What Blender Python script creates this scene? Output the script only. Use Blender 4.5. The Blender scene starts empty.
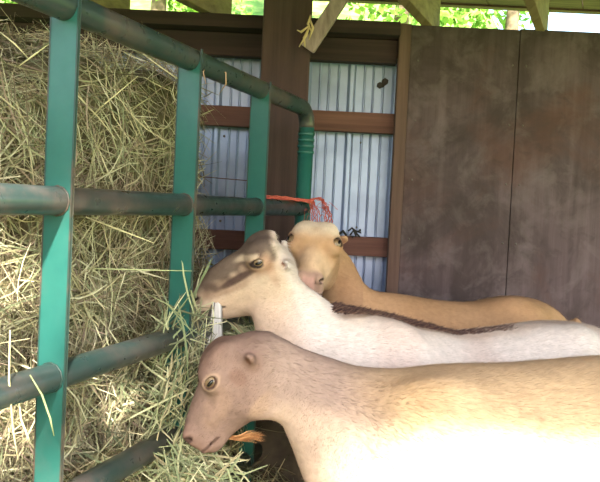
import bpy, bmesh, math, random
import numpy as np
from mathutils import Vector, Matrix

random.seed(4)
rng = np.random.default_rng(7)
SC = bpy.context.scene
COL = SC.collection

# ------------------------------------------------------------------ camera
F = 680.0
CAMLOC = Vector((0, 0, 1.05))
PITCH = math.radians(-1.6)
ROLL = math.radians(2.75)
SHIFT = 18.0
cam_d = bpy.data.cameras.new('camera')
cam = bpy.data.objects.new('camera', cam_d)
COL.objects.link(cam)
cam_d.sensor_width = 36.0
cam_d.lens = F / 600.0 * 36.0
cam_d.clip_start = 0.02
cam_d.shift_y = -SHIFT / 600
R3 = Matrix.Rotation(math.radians(90) + PITCH, 3, 'X') @ Matrix.Rotation(ROLL, 3, 'Z')
cam.matrix_world = Matrix.Translation(CAMLOC) @ R3.to_4x4()
SC.camera = cam

def P(px, py, Y):
    d = R3 @ Vector(((px - 300) / F, -(py + SHIFT - 241) / F, -1))
    return CAMLOC + d * (Y / d.y)

# ------------------------------------------------------------------ light and exposure
W = bpy.data.worlds.new('world'); SC.world = W
W.use_nodes = True
wn = W.node_tree
sky = wn.nodes.new('ShaderNodeTexSky')
sky.sky_type = 'NISHITA'
sky.sun_disc = False
sky.sun_elevation = math.radians(44)
sky.sun_rotation = math.radians(170)
sky.air_density = 1.3
sky.dust_density = 2.5
bg = wn.nodes['Background']
bg.inputs['Strength'].default_value = 0.42
wn.links.new(sky.outputs['Color'], bg.inputs['Color'])

sun_d = bpy.data.lights.new('sun', 'SUN')
sun = bpy.data.objects.new('sun', sun_d); COL.objects.link(sun)
sun_d.energy = 11.5
sun_d.angle = math.radians(3.0)
sun_d.color = (1.0, 0.95, 0.84)
SUN_EL, SUN_AZ = math.radians(44), math.radians(6)
sdir = Vector((-math.sin(SUN_AZ) * math.cos(SUN_EL), math.cos(SUN_AZ) * math.cos(SUN_EL), -math.sin(SUN_EL)))
sun.rotation_euler = (-sdir).to_track_quat('Z', 'Y').to_euler()
sun.location = (0, -3, 5)

SC.view_settings.view_transform = 'Standard'
SC.view_settings.look = 'None'
SC.view_settings.gamma = 1
SC.view_settings.use_curve_mapping = False
SC.view_settings.exposure = 0.95

# ------------------------------------------------------------------ helpers
def lin(*c):
    return tuple(((v / 255.0) / 12.92 if v / 255.0 <= .04045 else ((v / 255.0 + .055) / 1.055) ** 2.4) for v in c)

def tag(o, label=None, cat=None, group=None, kind=None):
    if label: o['label'] = label
    if cat: o['category'] = cat
    if group: o['group'] = group
    if kind: o['kind'] = kind
    return o

def empty(name, loc=(0, 0, 0), parent=None):
    o = bpy.data.objects.new(name, None)
    o.empty_display_size = 0.05
    COL.objects.link(o); o.location = loc
    if parent: o.parent = parent
    return o

def link_mesh(name, me, mat, parent=None):
    o = bpy.data.objects.new(name, me)
    COL.objects.link(o)
    if mat: me.materials.append(mat)
    if parent:
        o.parent = parent
        w = Vector((0, 0, 0)); p = parent
        while p: w += p.location; p = p.parent
        o.location = -w
    return o

def obj(name, bm, mat, parent=None, smooth=False):
    me = bpy.data.meshes.new(name)
    bmesh.ops.recalc_face_normals(bm, faces=bm.faces)
    bm.to_mesh(me); bm.free()
    if smooth:
        for p in me.polygons: p.use_smooth = True
    return link_mesh(name, me, mat, parent)

def add_box(bm, c, size, rot=None, bev=0.0, jitter=0.0):
    r = bmesh.ops.create_cube(bm, size=1.0)
    vs = r['verts']
    M = (rot.to_4x4() if rot else Matrix.Identity(4))
    for v in vs:
        co = Vector((v.co.x * size[0], v.co.y * size[1], v.co.z * size[2]))
        if jitter: co += Vector([random.uniform(-jitter, jitter) for _ in range(3)])
        v.co = (M @ co) + Vector(c)
    if bev > 0:
        es = list({e for v in vs for e in v.link_edges})
        bmesh.ops.bevel(bm, geom=es, offset=bev, segments=2, affect='EDGES', profile=0.6)
    return bm

def box(c, size, rot=None, bev=0.002, jitter=0.0):
    bm = bmesh.new(); add_box(bm, c, size, rot, bev, jitter); return bm

def add_tube(bm, pts, rad, n=12, cap=True):
    pts = [Vector(p) for p in pts]
    rads = rad if isinstance(rad, (list, tuple)) else [rad] * len(pts)
    rings = []
    t0 = (pts[1] - pts[0]).normalized()
    up = Vector((0, 0, 1)) if abs(t0.z) < .9 else Vector((1, 0, 0))
    x = t0.cross(up).normalized()
    for i, p in enumerate(pts):
        t = (pts[min(i + 1, len(pts) - 1)] - pts[max(i - 1, 0)]).normalized()
        x = (x - t * x.dot(t)).normalized(); y = t.cross(x)
        rings.append([bm.verts.new(p + (x * math.cos(2 * math.pi * k / n) + y * math.sin(2 * math.pi * k / n)) * rads[i]) for k in range(n)])
    for a, b in zip(rings[:-1], rings[1:]):
        for k in range(n):
            f = bm.faces.new((a[k], a[(k + 1) % n], b[(k + 1) % n], b[k])); f.smooth = True
    if cap:
        bm.faces.new(rings[0][::-1]); bm.faces.new(rings[-1])
    return bm

def tube(pts, rad, n=12): return add_tube(bmesh.new(), pts, rad, n)

def rot_basis(xa, ya, za):
    return Matrix((xa, ya, za)).transposed()

# ---- materials
def mat_new(name):
    m = bpy.data.materials.new(name); m.use_nodes = True
    nt = m.node_tree
    return m, nt, nt.nodes['Principled BSDF']

def node(nt, t, **kw):
    n = nt.nodes.new(t)
    for k, v in kw.items(): setattr(n, k, v)
    return n

def ramp(nt, stops):
    r = nt.nodes.new('ShaderNodeValToRGB')
    e = r.color_ramp.elements
    while len(e) < len(stops): e.new(0.5)
    for el, (p, c) in zip(e, stops): el.position = p; el.color = (*c, 1)
    return r

def wood_mat(name, cols, grain_axis, scale=1.0, rough=0.85, stain=None, stain_amt=0.5, bump=0.25):
    m, nt, b = mat_new(name)
    tc = node(nt, 'ShaderNodeTexCoord')
    mp = node(nt, 'ShaderNodeMapping')
    s = [38 * scale] * 3; s[grain_axis] = 1.6 * scale
    mp.inputs['Scale'].default_value = s
    nt.links.new(tc.outputs['Object'], mp.inputs['Vector'])
    n1 = node(nt, 'ShaderNodeTexNoise'); n1.inputs['Scale'].default_value = 1.0
    n1.inputs['Detail'].default_value = 6; n1.inputs['Roughness'].default_value = .65
    nt.links.new(mp.outputs[0], n1.inputs['Vector'])
    r = ramp(nt, [(0.28, cols[0]), (0.5, cols[1]), (0.75, cols[2])])
    nt.links.new(n1.outputs['Fac'], r.inputs['Fac'])
    out = r.outputs['Color']
    if stain:
        n2 = node(nt, 'ShaderNodeTexNoise'); n2.inputs['Scale'].default_value = 3.2
        n2.inputs['Detail'].default_value = 7; n2.inputs['Distortion'].default_value = 1.1; n2.inputs['Roughness'].default_value = .62
        nt.links.new(tc.outputs['Object'], n2.inputs['Vector'])
        r2 = ramp(nt, [(0.42, (0, 0, 0)), (0.62, (1, 1, 1))])
        nt.links.new(n2.outputs['Fac'], r2.inputs['Fac'])
        ml = node(nt, 'ShaderNodeMath', operation='MULTIPLY'); ml.inputs[1].default_value = stain_amt
        nt.links.new(r2.outputs['Color'], ml.inputs[0])
        mx = node(nt, 'ShaderNodeMixRGB'); mx.inputs['Color2'].default_value = (*stain, 1)
        nt.links.new(ml.outputs[0], mx.inputs['Fac']); nt.links.new(out, mx.inputs['Color1'])
        out = mx.outputs['Color']
    nt.links.new(out, b.inputs['Base Color'])
    b.inputs['Roughness'].default_value = rough
    bp = node(nt, 'ShaderNodeBump'); bp.inputs['Strength'].default_value = bump; bp.inputs['Distance'].default_value = .004
    nt.links.new(n1.outputs['Fac'], bp.inputs['Height']); nt.links.new(bp.outputs[0], b.inputs['Normal'])
    return m

def add_patches(m, scale, col, amt, lo, hi, dist=2.0, seed=0.0):
    nt = m.node_tree; b = nt.nodes['Principled BSDF']
    src = b.inputs['Base Color'].links[0].from_socket
    tc = node(nt, 'ShaderNodeTexCoord'); mp = node(nt, 'ShaderNodeMapping'); mp.inputs['Location'].default_value = (seed, seed, seed)
    nt.links.new(tc.outputs['Object'], mp.inputs['Vector'])
    n = node(nt, 'ShaderNodeTexNoise'); n.inputs['Scale'].default_value = scale; n.inputs['Detail'].default_value = 8
    n.inputs['Distortion'].default_value = dist; n.inputs['Roughness'].default_value = .65
    nt.links.new(mp.outputs[0], n.inputs['Vector'])
    mr = node(nt, 'ShaderNodeMapRange'); mr.inputs['From Min'].default_value = lo; mr.inputs['From Max'].default_value = hi
    mr.inputs['To Max'].default_value = amt
    nt.links.new(n.outputs['Fac'], mr.inputs['Value'])
    mx = node(nt, 'ShaderNodeMixRGB'); mx.inputs['Color2'].default_value = (*col, 1)
    nt.links.new(mr.outputs[0], mx.inputs['Fac']); nt.links.new(src, mx.inputs['Color1'])
    nt.links.new(mx.outputs['Color'], b.inputs['Base Color'])

def attr_mat(name, rough=0.8, noise=0.0, nscale=60, bump=0.0, spec=0.3, trans=0.0):
    m, nt, b = mat_new(name)
    a = node(nt, 'ShaderNodeAttribute'); a.attribute_name = 'Col'
    out = a.outputs['Color']
    if noise or bump:
        tc = node(nt, 'ShaderNodeTexCoord')
        n1 = node(nt, 'ShaderNodeTexNoise'); n1.inputs['Scale'].default_value = nscale; n1.inputs['Detail'].default_value = 4
        nt.links.new(tc.outputs['Object'], n1.inputs['Vector'])
        mr = node(nt, 'ShaderNodeMapRange')
        mr.inputs['From Min'].default_value = .3; mr.inputs['From Max'].default_value = .7
        mr.inputs['To Min'].default_value = 1 - noise; mr.inputs['To Max'].default_value = 1 + noise
        nt.links.new(n1.outputs['Fac'], mr.inputs['Value'])
        vm = node(nt, 'ShaderNodeVectorMath', operation='SCALE')
        nt.links.new(out, vm.inputs[0]); nt.links.new(mr.outputs[0], vm.inputs['Scale'])
        out = vm.outputs[0]
        if bump:
            bp = node(nt, 'ShaderNodeBump'); bp.inputs['Strength'].default_value = bump; bp.inputs['Distance'].default_value = .002
            nt.links.new(n1.outputs['Fac'], bp.inputs['Height']); nt.links.new(bp.outputs[0], b.inputs['Normal'])
    nt.links.new(out, b.inputs['Base Color'])
    b.inputs['Roughness'].default_value = rough
    b.inputs['Specular IOR Level'].default_value = spec
    if trans:
        o = nt.nodes['Material Output']
        tr = node(nt, 'ShaderNodeBsdfTranslucent'); nt.links.new(out, tr.inputs['Color'])
        mx = node(nt, 'ShaderNodeMixShader'); mx.inputs[0].default_value = trans
        nt.links.new(b.outputs[0], mx.inputs[1]); nt.links.new(tr.outputs[0], mx.inputs[2])
        nt.links.new(mx.outputs[0], o.inputs['Surface'])
    return m

def plain(name, col, rough=.6, metal=0.0, var=0.0, scale=12, col2=None, spec=.5, stops=(.4, .62), bump=0.0):
    m, nt, b = mat_new(name)
    b.inputs['Base Color'].default_value = (*col, 1)
    b.inputs['Roughness'].default_value = rough; b.inputs['Metallic'].default_value = metal
    b.inputs['Specular IOR Level'].default_value = spec
    if col2 is not None:
        tc = node(nt, 'ShaderNodeTexCoord')
        n1 = node(nt, 'ShaderNodeTexNoise'); n1.inputs['Scale'].default_value = scale; n1.inputs['Detail'].default_value = 6
        nt.links.new(tc.outputs['Object'], n1.inputs['Vector'])
        r = ramp(nt, [(stops[0], col), (stops[1], col2)])
        nt.links.new(n1.outputs['Fac'], r.inputs['Fac']); nt.links.new(r.outputs['Color'], b.inputs['Base Color'])
        if bump:
            bp = node(nt, 'ShaderNodeBump'); bp.inputs['Strength'].default_value = bump; bp.inputs['Distance'].default_value = .01
            nt.links.new(n1.outputs['Fac'], bp.inputs['Height']); nt.links.new(bp.outputs[0], b.inputs['Normal'])
    return m

M_dark = wood_mat('dark_beam_wood', [lin(38, 26, 28), lin(54, 37, 38), lin(72, 50, 50)], 0)
M_girt = wood_mat('red_brown_girt_wood', [lin(74, 46, 40), lin(96, 62, 54), lin(114, 78, 68)], 0)
M_post = wood_mat('dark_post_wood', [lin(42, 30, 31), lin(64, 46, 45), lin(84, 64, 61)], 2, stain=lin(80, 56, 50), stain_amt=.4)
M_edge = wood_mat('red_edge_board_wood', [lin(76, 54, 48), lin(94, 70, 62), lin(110, 86, 78)], 2)
M_ply = wood_mat('weathered_plywood', [lin(64, 49, 52), lin(82, 65, 69), lin(102, 85, 89)], 2, scale=.55, stain=lin(50, 36, 35), stain_amt=.8)
add_patches(M_ply, 9, lin(112, 98, 100), .5, .50, .72, .5, 3.1)
add_patches(M_ply, 2.3, lin(84, 52, 44), .55, .52, .66, .6, 7.7)
add_patches(M_ply, 14, lin(44, 32, 32), .5, .54, .72, .8, 1.3)
M_grey = wood_mat('grey_weathered_wood', [lin(104, 86, 84), lin(142, 122, 120), lin(172, 150, 148)], 2, scale=1.0)
M_joist = wood_mat('tan_joist_wood', [lin(110, 90, 60), lin(150, 128, 90), lin(175, 152, 112)], 1, scale=.8)
M_deck = wood_mat('roof_board_wood', [lin(70, 44, 38), lin(100, 66, 54), lin(126, 88, 72)], 0)
M_tin = plain('galvanised_tin', lin(150, 162, 196), .42, .3, col2=lin(132, 144, 176), scale=5, stops=(.45, .6))
M_roof = plain('roof_tin', lin(120, 116, 112), .5, .4)
M_steel = plain('bare_wire', lin(110, 100, 95), .45, .8)
M_black = plain('black_string', lin(25, 24, 26), .8)
M_twine = plain('orange_twine', lin(160, 66, 54), .7, col2=lin(186, 88, 70), scale=90)
M_dry = plain('dry_leaf', lin(196, 170, 128), .8)

def paint_mat(name, c1, c2, rust, lo, hi, rough):
    m, nt, b = mat_new(name)
    tc = node(nt, 'ShaderNodeTexCoord')
    n1 = node(nt, 'ShaderNodeTexNoise'); n1.inputs['Scale'].default_value = 7; n1.inputs['Detail'].default_value = 8; n1.inputs['Roughness'].default_value = .7
    nt.links.new(tc.outputs['Object'], n1.inputs['Vector'])
    r = ramp(nt, [(.3, c1), (lo, c2), (hi, rust)])
    nt.links.new(n1.outputs['Fac'], r.inputs['Fac']); nt.links.new(r.outputs['Color'], b.inputs['Base Color'])
    n2 = node(nt, 'ShaderNodeTexNoise'); n2.inputs['Scale'].default_value = 40; n2.inputs['Detail'].default_value = 4
    nt.links.new(tc.outputs['Object'], n2.inputs['Vector'])
    mr = node(nt, 'ShaderNodeMapRange'); mr.inputs['To Min'].default_value = rough - .12; mr.inputs['To Max'].default_value = rough + .2
    nt.links.new(n2.outputs['Fac'], mr.inputs['Value']); nt.links.new(mr.outputs[0], b.inputs['Roughness'])
    return m
M_green = paint_mat('green_enamel', lin(28, 80, 75), lin(36, 90, 82), lin(62, 88, 82), .55, .85, .34)
M_rail = paint_mat('worn_green_rail', lin(30, 56, 54), lin(50, 62, 60), lin(92, 78, 74), .48, .7, .28)
M_rust = paint_mat('rusty_edge', lin(20, 62, 56), lin(40, 58, 52), lin(96, 70, 58), .5, .7, .45)

# ------------------------------------------------------------------ the setting
# ground and bedding
def grid_mesh(x0, x1, y0, y1, n, m, zf):
    bm = bmesh.new(); rows = []
    for j in range(m + 1):
        rows.append([bm.verts.new((x0 + (x1 - x0) * i / n, y0 + (y1 - y0) * j / m, 0)) for i in range(n + 1)])
    for j in range(m):
        for i in range(n):
            bm.faces.new((rows[j][i], rows[j][i + 1], rows[j + 1][i + 1], rows[j + 1][i]))
    for v in bm.verts: v.co.z = zf(v.co.x, v.co.y)
    return bm
M_dirt = plain('trodden_bedding', lin(58, 48, 40), .95, col2=lin(84, 72, 58), scale=18, bump=.6)
M_grass = plain('pasture_grass', lin(96, 140, 52), .9, col2=lin(150, 176, 84), scale=6, bump=.5)
def bed(x, y):
    a = max(0, min(1, (y - 1.42) / .3)); b = max(0, min(1, (.17 - x) / .14))
    return 0.50 * (a * a * (3 - 2 * a)) * (b * b * (3 - 2 * b)) + .008 * math.sin(9 * x + 3 * y) * math.cos(7 * y)
fl = obj('floor', grid_mesh(-2.6, 2.8, -1.6, 2.36, 108, 79, bed), M_dirt, smooth=True)
tag(fl, kind='structure')
def hill(x, y):
    return -.03 + max(0, min(y, 12) - 3.2) * (.62 - .40 * max(0, min(1, (x - .25 * y) / 1.2))) + .12 * math.sin(x * .7) * math.sin(y * .5) * min(1, max(0, (y - 3) / 3) + max(0, (-2 - y) / 3))
gr = obj('ground', grid_mesh(-22, 22, -14, 26, 50, 46, hill), M_grass, smooth=True)
tag(gr, kind='structure')

# back wall
YB = 2.34
wall = empty('wall_back', (0, YB, 0)); tag(wall, kind='structure')
def zpx(px, py, Y): return P(px, py, Y).z
XL, XPAN = -2.4, P(391, 160, YB).x
def hboard(name, x0, x1, z0, z1, y, th, mat):
    return obj(name, box(((x0 + x1) / 2, y, (z0 + z1) / 2), (x1 - x0, th, z1 - z0), None, .003), mat, wall)
zt = zpx(350, 25, YB)
hboard('top_plate', XL, XPAN, zpx(230, 33, YB), zpx(230, 20, YB), YB - .03, .10, M_dark)
hboard('header_board', XL, XPAN, zpx(230, 57, YB), zpx(230, 34, YB), YB, .045, M_dark)
ztp = zpx(230, 20, YB)
g1a, g1b = zpx(350, 132, YB), zpx(350, 112, YB)
g2a, g2b = zpx(365, 256, YB), zpx(365, 237, YB)
hboard('girt', XL, XPAN + .1, g1a, g1b, YB + .01, .04, M_girt)
hboard('girt', XL, XPAN + .1, g2a, g2b, YB + .01, .04, M_girt)
hboard('girt', XL, XPAN + .1, .42, .50, YB + .01, .04, M_girt)
hboard('girt', XL, 2.8, .04, .16, YB + .01, .04, M_girt)
# corrugated sheets: profile along x
def tin_sheet(x0, x1, z0, z1, y):
    prof = []
    pitch = .155; x = x0
    def h(x):
        u = ((x + .012) % pitch) / pitch
        v = 0
        if u < .05: v = u / .05
        elif u < .13: v = 1
        elif u < .18: v = (.18 - u) / .05
        v *= .016
        for c in (.38, .58, .80):
            dd = abs(u - c)
            if dd < .022: v = max(v, .0055 * (1 - dd / .022) ** .5)
        return v
    n = int((x1 - x0) / .0018)
    xs = [x0 + (x1 - x0) * i / n for i in range(n + 1)]
    # keep only the profile's bends
    hs = [h(x) for x in xs]
    keep = [0] + [i for i in range(1, n) if abs((hs[i + 1] - hs[i]) - (hs[i] - hs[i - 1])) > 1e-5] + [n]
    bm = bmesh.new(); prev = None
    for i in keep:
        a = bm.verts.new((xs[i], y - hs[i], z0)); b = bm.verts.new((xs[i], y - hs[i], z1))
        if prev: bm.faces.new((prev[0], a, b, prev[1]))
        prev = (a, b)
    return bm
for k in range(5):
    x0 = -2.4 + k * .62
    t = obj('tin_sheet', tin_sheet(x0, x0 + .635, .02, ztp - .02, YB + .052 + .002 * (k % 2)), M_tin, wall)
    sm = t.modifiers.new('thickness', 'SOLIDIFY'); sm.thickness = .0008
# screws on the tin at the girts
bm = bmesh.new()
for zc in (g1a - .03, g2b + .03):
    for k in range(14):
        xx = -2.2 + k * .24
        bmesh.ops.create_uvsphere(bm, u_segments=6, v_segments=4, radius=.005, matrix=Matrix.Translation((xx, YB + .05, zc)))
obj('roofing_screws', bm, M_steel, wall)['kind'] = 'stuff'
# dark knot hole stain on tin
bm = bmesh.new(); c = P(383, 84, YB + .04)
for k in range(7):
    bmesh.ops.create_icosphere(bm, subdivisions=1, radius=random.uniform(.006, .014), matrix=Matrix.Translation(c + Vector((random.uniform(-.015, .012), .008, random.uniform(-.012, .015)))))
mud = obj('mud_daub', bm, plain('dried_mud', lin(70, 62, 62), .9), None, True)
tag(mud, 'small dark mud dauber nest stuck on the upper tin sheet', 'nest')

# plywood cladding
YP = YB - .035
xe = P(404, 160, YP).x; xj = P(513, 160, YP).x
zp_top = zpx(500, 28, YP)
obj('edge_board', box(((XPAN + xe) / 2, YP - .004, (zp_top + .0) / 2), (xe - XPAN, .03, zp_top - .01), None, .003), M_edge, wall)
def ply(x0, x1, zt_):
    bm = bmesh.new(); add_box(bm, ((x0 + x1) / 2, YP + .004, zt_ / 2 + .01), (x1 - x0, .014, zt_ - .02), None, .002)
    return obj('plywood_sheet', bm, M_ply, wall)
ply(xe + .002, xj - .001, zp_top - .004); ply(xj + .001, xj + 1.2, zp_top); ply(xj + 1.204, 2.8, zp_top)
obj('stud', box((xj, YP + .035, zp_top / 2), (.09, .04, zp_top - .06), None, .002), M_dark, wall)  # added behind the joint to block bright light through the gap
hboard('ledger', XPAN, 2.8, ztp - .10, ztp - .012, YB + .0, .04, M_dark)
# screw heads down the plywood joint and edge
bm = bmesh.new()
for xx in (xe + .03, xj - .02, xj + .025):
    for k in range(7):
        bmesh.ops.create_uvsphere(bm, u_segments=6, v_segments=4, radius=.0035, matrix=Matrix.Translation((xx, YP - .003, .35 + k * .2)))
obj('plywood_screws', bm, M_steel, wall)['kind'] = 'stuff'

# big post
YPO = 2.10
c = P(283, 100, YPO)
zroof = zpx(500, 8, 2.75) + .01
pm = box((c.x + .002, YPO + .07, (zroof + .04) / 2), (.150, .14, zroof + .04), None, .006)
post = obj('wooden_post', pm, M_post)
tag(post, 'thick dark brown square timber post behind the gate end', 'post')

# roof: joists along the gate's direction, deck above, eave board
roof = empty('ceiling', (0, 1, zroof)); tag(roof, kind='structure')
VPX = math.atan2((605 - 300) / F, 1)
jd = Vector((math.sin(VPX), math.cos(VPX), 0)); jn = Vector((jd.y, -jd.x, 0))
ROT = rot_basis(jn, jd, Vector((0, 0, 1)))
zj0 = ztp + .003
for (px, w) in ((-40, .04), (112, .04), (216, .04), (430, .036), (542, .03), (670, .04)):
    q = P(px, 18, YB)
    base = Vector((q.x, YB, 0))
    a, b2 = (-2.2 if px > 300 else -2.0), .07
    mid = base + jd * ((a + b2) / 2)
    obj('rafter', box((mid.x, mid.y, (zj0 + zroof) / 2), (w, b2 - a, zroof - zj0), ROT, .003), M_joist, roof)
# roof boards, sawn square at the back eave, unseen front ends stepped to shape the sun patches
def roof_sheet(x0, x1, y0, y1, lap):
    """bounded by two lines along the rafters that cross y=0 at x0 and x1; front edge from y0 to y1"""
    bm = bmesh.new(); sl = jd.x / jd.y
    c = [(x0 + sl * y0, y0), (x1 - .003 + sl * y1, y1), (x1 - .003 + sl * 2.79, 2.79), (x0 + sl * 2.79, 2.79)]
    lo = [bm.verts.new((a, b, zroof + .003 + lap)) for a, b in c]; hi = [bm.verts.new((a, b, zroof + .021 + lap)) for a, b in c]
    bm.faces.new(lo[::-1]); bm.faces.new(hi)
    for q in range(4): bm.faces.new((lo[q], lo[(q + 1) % 4], hi[(q + 1) % 4], hi[q]))
    return obj('roof_sheet', bm, M_deck, roof)
for k, (x0, x1, y0, y1) in enumerate([(-3.2, -2.6, .6, .5), (-2.6, -2.0, .5, .4), (-2.0, -1.4, .4, .35), (-1.4, -.9, .35, .25), (-.9, -.52, .25, .14), (-.52, -.14, .14, .05),
                          (-.14, .30, -.30, -.30), (.30, .7, -.19, -.19), (.7, 1.3, -.18, -.24), (1.3, 1.9, -.3, -.4), (1.9, 2.5, -.4, -.5)]):
    roof_sheet(x0, x1, y0, y1, 0)
# eave purlin
eb = P(470, 6, 2.78)
obj('eave_board', box((.3, 2.78, eb.z + .02), (5.6, .04, .05), None, .003), M_deck, roof)

# diagonal brace in front of the post
a = P(306, 52, 2.08); b2 = P(349, -14, 2.02)
d = (b2 - a); L = d.length; d.normalize()
yv = Vector((0, 1, 0)); yv = (yv - d * yv.dot(d)).normalized(); xv = yv.cross(d)
br = bmesh.new(); add_box(br, (a + b2) / 2 + d * .04, (.044, .03, L + .06), rot_basis(xv, yv, d), .003)
brace = obj('diagonal_brace', br, M_grey)
tag(brace, 'weathered grey diagonal brace nailed against the post top', 'brace')
bm = bmesh.new()
for pts in ([(311, 15), (308, 24), (312, 33)], [(309, 26), (301, 32), (297, 30)], [(309, 28), (304, 38), (305, 47)], [(309, 27), (306, 36), (299, 47)], [(310, 20), (313, 28), (309, 40)]):
    add_tube(bm, [P(x, y, 2.02) for x, y in pts], [.003, .004, .0015], 5)
lf = obj('dry_weed', bm, M_dry); tag(lf, 'curled dry weed stem caught on the lower end of the grey brace', 'weed')

# ------------------------------------------------------------------ the gate
GX, GY = P(58, 200, .967).x, .967
gd = Vector((.351, .936, 0)).normalized(); gn = Vector((-gd.y, gd.x, 0))
GROT = rot_basis(gn, gd, Vector((0, 0, 1)))
def G(s, t=0, z=0): return Vector((GX, GY, 0)) + gd * s + gn * t + Vector((0, 0, z))
RZ = [zpx(60, 4, .96), zpx(60, 201, .96), zpx(60, 379, .96), zpx(60, 512, .96)]
RZ += [RZ[3] - .16, RZ[3] - .31]
gate = empty('gate', G(0, 0, RZ[5] - .03))
tag(gate, 'green tubular steel gate with flat upright stays, holding back the hay', 'gate')
SE = 1.0
# top rail bends down into the end pipe
r0 = .05
pts = [G(-1.0, 0, RZ[0]), G(0, 0, RZ[0]), G(SE - r0, 0, RZ[0])]
for k in range(1, 9):
    th = k / 8 * math.pi / 2
    pts.append(G(SE - r0 + r0 * math.sin(th), 0, RZ[0] - r0 + r0 * math.cos(th)))
obj('top_rail', tube(pts, .0215, 20), M_rail, gate)
obj('end_pipe', tube([G(SE, 0, RZ[0] - r0), G(SE, 0, RZ[5] - .03)], .0215, 20), M_green, gate)
obj('end_pipe', tube([G(-1.0, 0, RZ[0]), G(-1.0, 0, RZ[5] - .03)], .0215, 20), M_green, gate)
for z in RZ[1:]:
    obj('rail', tube([G(-1.0, 0, z), G(SE, 0, z)], .0205, 20), M_rail, gate)
for s in (-.37, 0.0, .350, .680):
    top = RZ[0] - .004; bot = RZ[5] - .03
    bm = bmesh.new()
    add_box(bm, G(s, 0, (top + bot) / 2), (.046, .0022, top - bot), GROT, .0006)
    st = obj('stay', bm, M_green, gate)
    bm = bmesh.new()
    add_box(bm, G(s + .001, -.0235, (top + bot) / 2 + .012), (.0016, .005, top - bot + .02), GROT, .0006)
    add_box(bm, G(s + .001, .0235, (top + bot) / 2), (.0016, .005, top - bot), GROT, .0006)
    obj('flange', bm, M_rust, st)
    # weld beads round each rail
    bm = bmesh.new()
    for z in RZ[1:]:
        ring = [G(s - .002, .0212 * math.cos(q), z + .0212 * math.sin(q)) for q in [i / 12 * 2 * math.pi for i in range(13)]]
        add_tube(bm, ring, .0016, 5, cap=False)
    obj('weld_bead', bm, M_rust, st)['kind'] = 'stuff'
for k in range(4):
    z = RZ[0] - r0 - .018 - k * .017
    bm = bmesh.new(); add_tube(bm, [G(SE, 0, z - .004), G(SE, 0, z + .004)], .0238, 18); obj('ring', bm, M_green, gate)

# orange twine on the gate end
bm = bmesh.new()
YT = 1.86
def rope(pts, Y, r, amp=0.0012):
    P3 = [P(x, y, Y + dy) for x, y, dy in pts]
    out = []
    for i in range(len(P3) - 1):
        p0, p1, p2, p3 = P3[max(i - 1, 0)], P3[i], P3[i + 1], P3[min(i + 2, len(P3) - 1)]
        for k in range(5):
            t = k / 5
            out.append(.5 * ((2 * p1) + (p2 - p0) * t + (2 * p0 - 5 * p1 + 4 * p2 - p3) * t * t + (3 * p1 - p0 - 3 * p2 + p3) * t ** 3))
    out.append(P3[-1])
    return [q + Vector((random.uniform(-amp, amp), random.uniform(-amp, amp), random.uniform(-amp, amp))) for q in out]
for k in range(3):
    add_tube(bm, rope([(266, 196 + k, -.12), (285, 197 + k, -.06), (300, 199 + k, -.03), (314, 200 + k * 1.5, 0)], YT, .0022), .0022, 6)
for k in range(6):
    o = k * 1.4
    add_tube(bm, rope([(310, 199 + o * .3, 0), (320, 198 + o * .2, 0), (327 - o * .4, 205 + o * .3, -.01), (331 - o * .8, 214, -.02), (332 - o * 1.2, 224 + o * .5, -.03)], YT, .0014, .003), .0013, 5)
for k in range(5):
    o = k * 1.7
    add_tube(bm, rope([(312, 199, 0), (310 + o, 207, -.01), (312 + o * 1.1, 216, -.02), (310 + o * 1.6, 224 + (k % 2) * 3, -.03)], YT, .0014, .003), .0013, 5)
for k in range(14):
    x, y = random.uniform(308, 331), random.uniform(200, 222)
    add_tube(bm, rope([(x, y, 0), (x + random.uniform(-6, 6), y + random.uniform(-5, 5), 0), (x + random.uniform(-9, 9), y + random.uniform(2, 9), 0)], YT, .0007, .001), .0007, 4)
tw = obj('baling_twine', bm, M_twine); tag(tw, 'frayed orange baling twine looped round the gate end above the goat', 'twine')
# black string knot on the lower girt
bm = bmesh.new(); YK = YB - .03
for pts in ([(348, 231), (352, 228), (357, 232), (361, 230)], [(350, 235), (354, 230), (357, 234), (360, 237)], [(353, 229), (356, 236), (352, 237)], [(356, 231), (361, 233), (360, 229)]):
    add_tube(bm, [P(x, y, YK) for x, y in pts], .0035, 6)
add_tube(bm, [P(338, 235, YK - .1), P(343, 231, YK - .05), P(346, 235, YK)], .004, 6)
kn = obj('string_knot', bm, M_black); tag(kn, 'black knotted string end sitting on the lower wall rail', 'string')
# wire across the tin, left
bm = tube([P(150, 176, 2.2), P(205, 177, 2.2), P(252, 181, 2.2)], .0018, 6)
wi = obj('fence_wire', bm, plain('rusty_wire', lin(92, 60, 58), .6)); tag(wi, 'thin rusty wire stretched across the tin sheets left of the post', 'wire')

# ------------------------------------------------------------------ numpy value noise
_tab = rng.random((64, 64, 64)).astype(np.float32)
def vnoise(p, scale):
    q = np.asarray(p, dtype=np.float64) * scale + 1000.0
    i = np.floor(q).astype(np.int64); f = q - i; f = f * f * (3 - 2 * f)
    r = 0
    for dx in (0, 1):
        for dy in (0, 1):
            for dz in (0, 1):
                w = (f[:, 0] if dx else 1 - f[:, 0]) * (f[:, 1] if dy else 1 - f[:, 1]) * (f[:, 2] if dz else 1 - f[:, 2])
                r = r + w * _tab[(i[:, 0] + dx) % 64, (i[:, 1] + dy) % 64, (i[:, 2] + dz) % 64]
    return r

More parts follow.
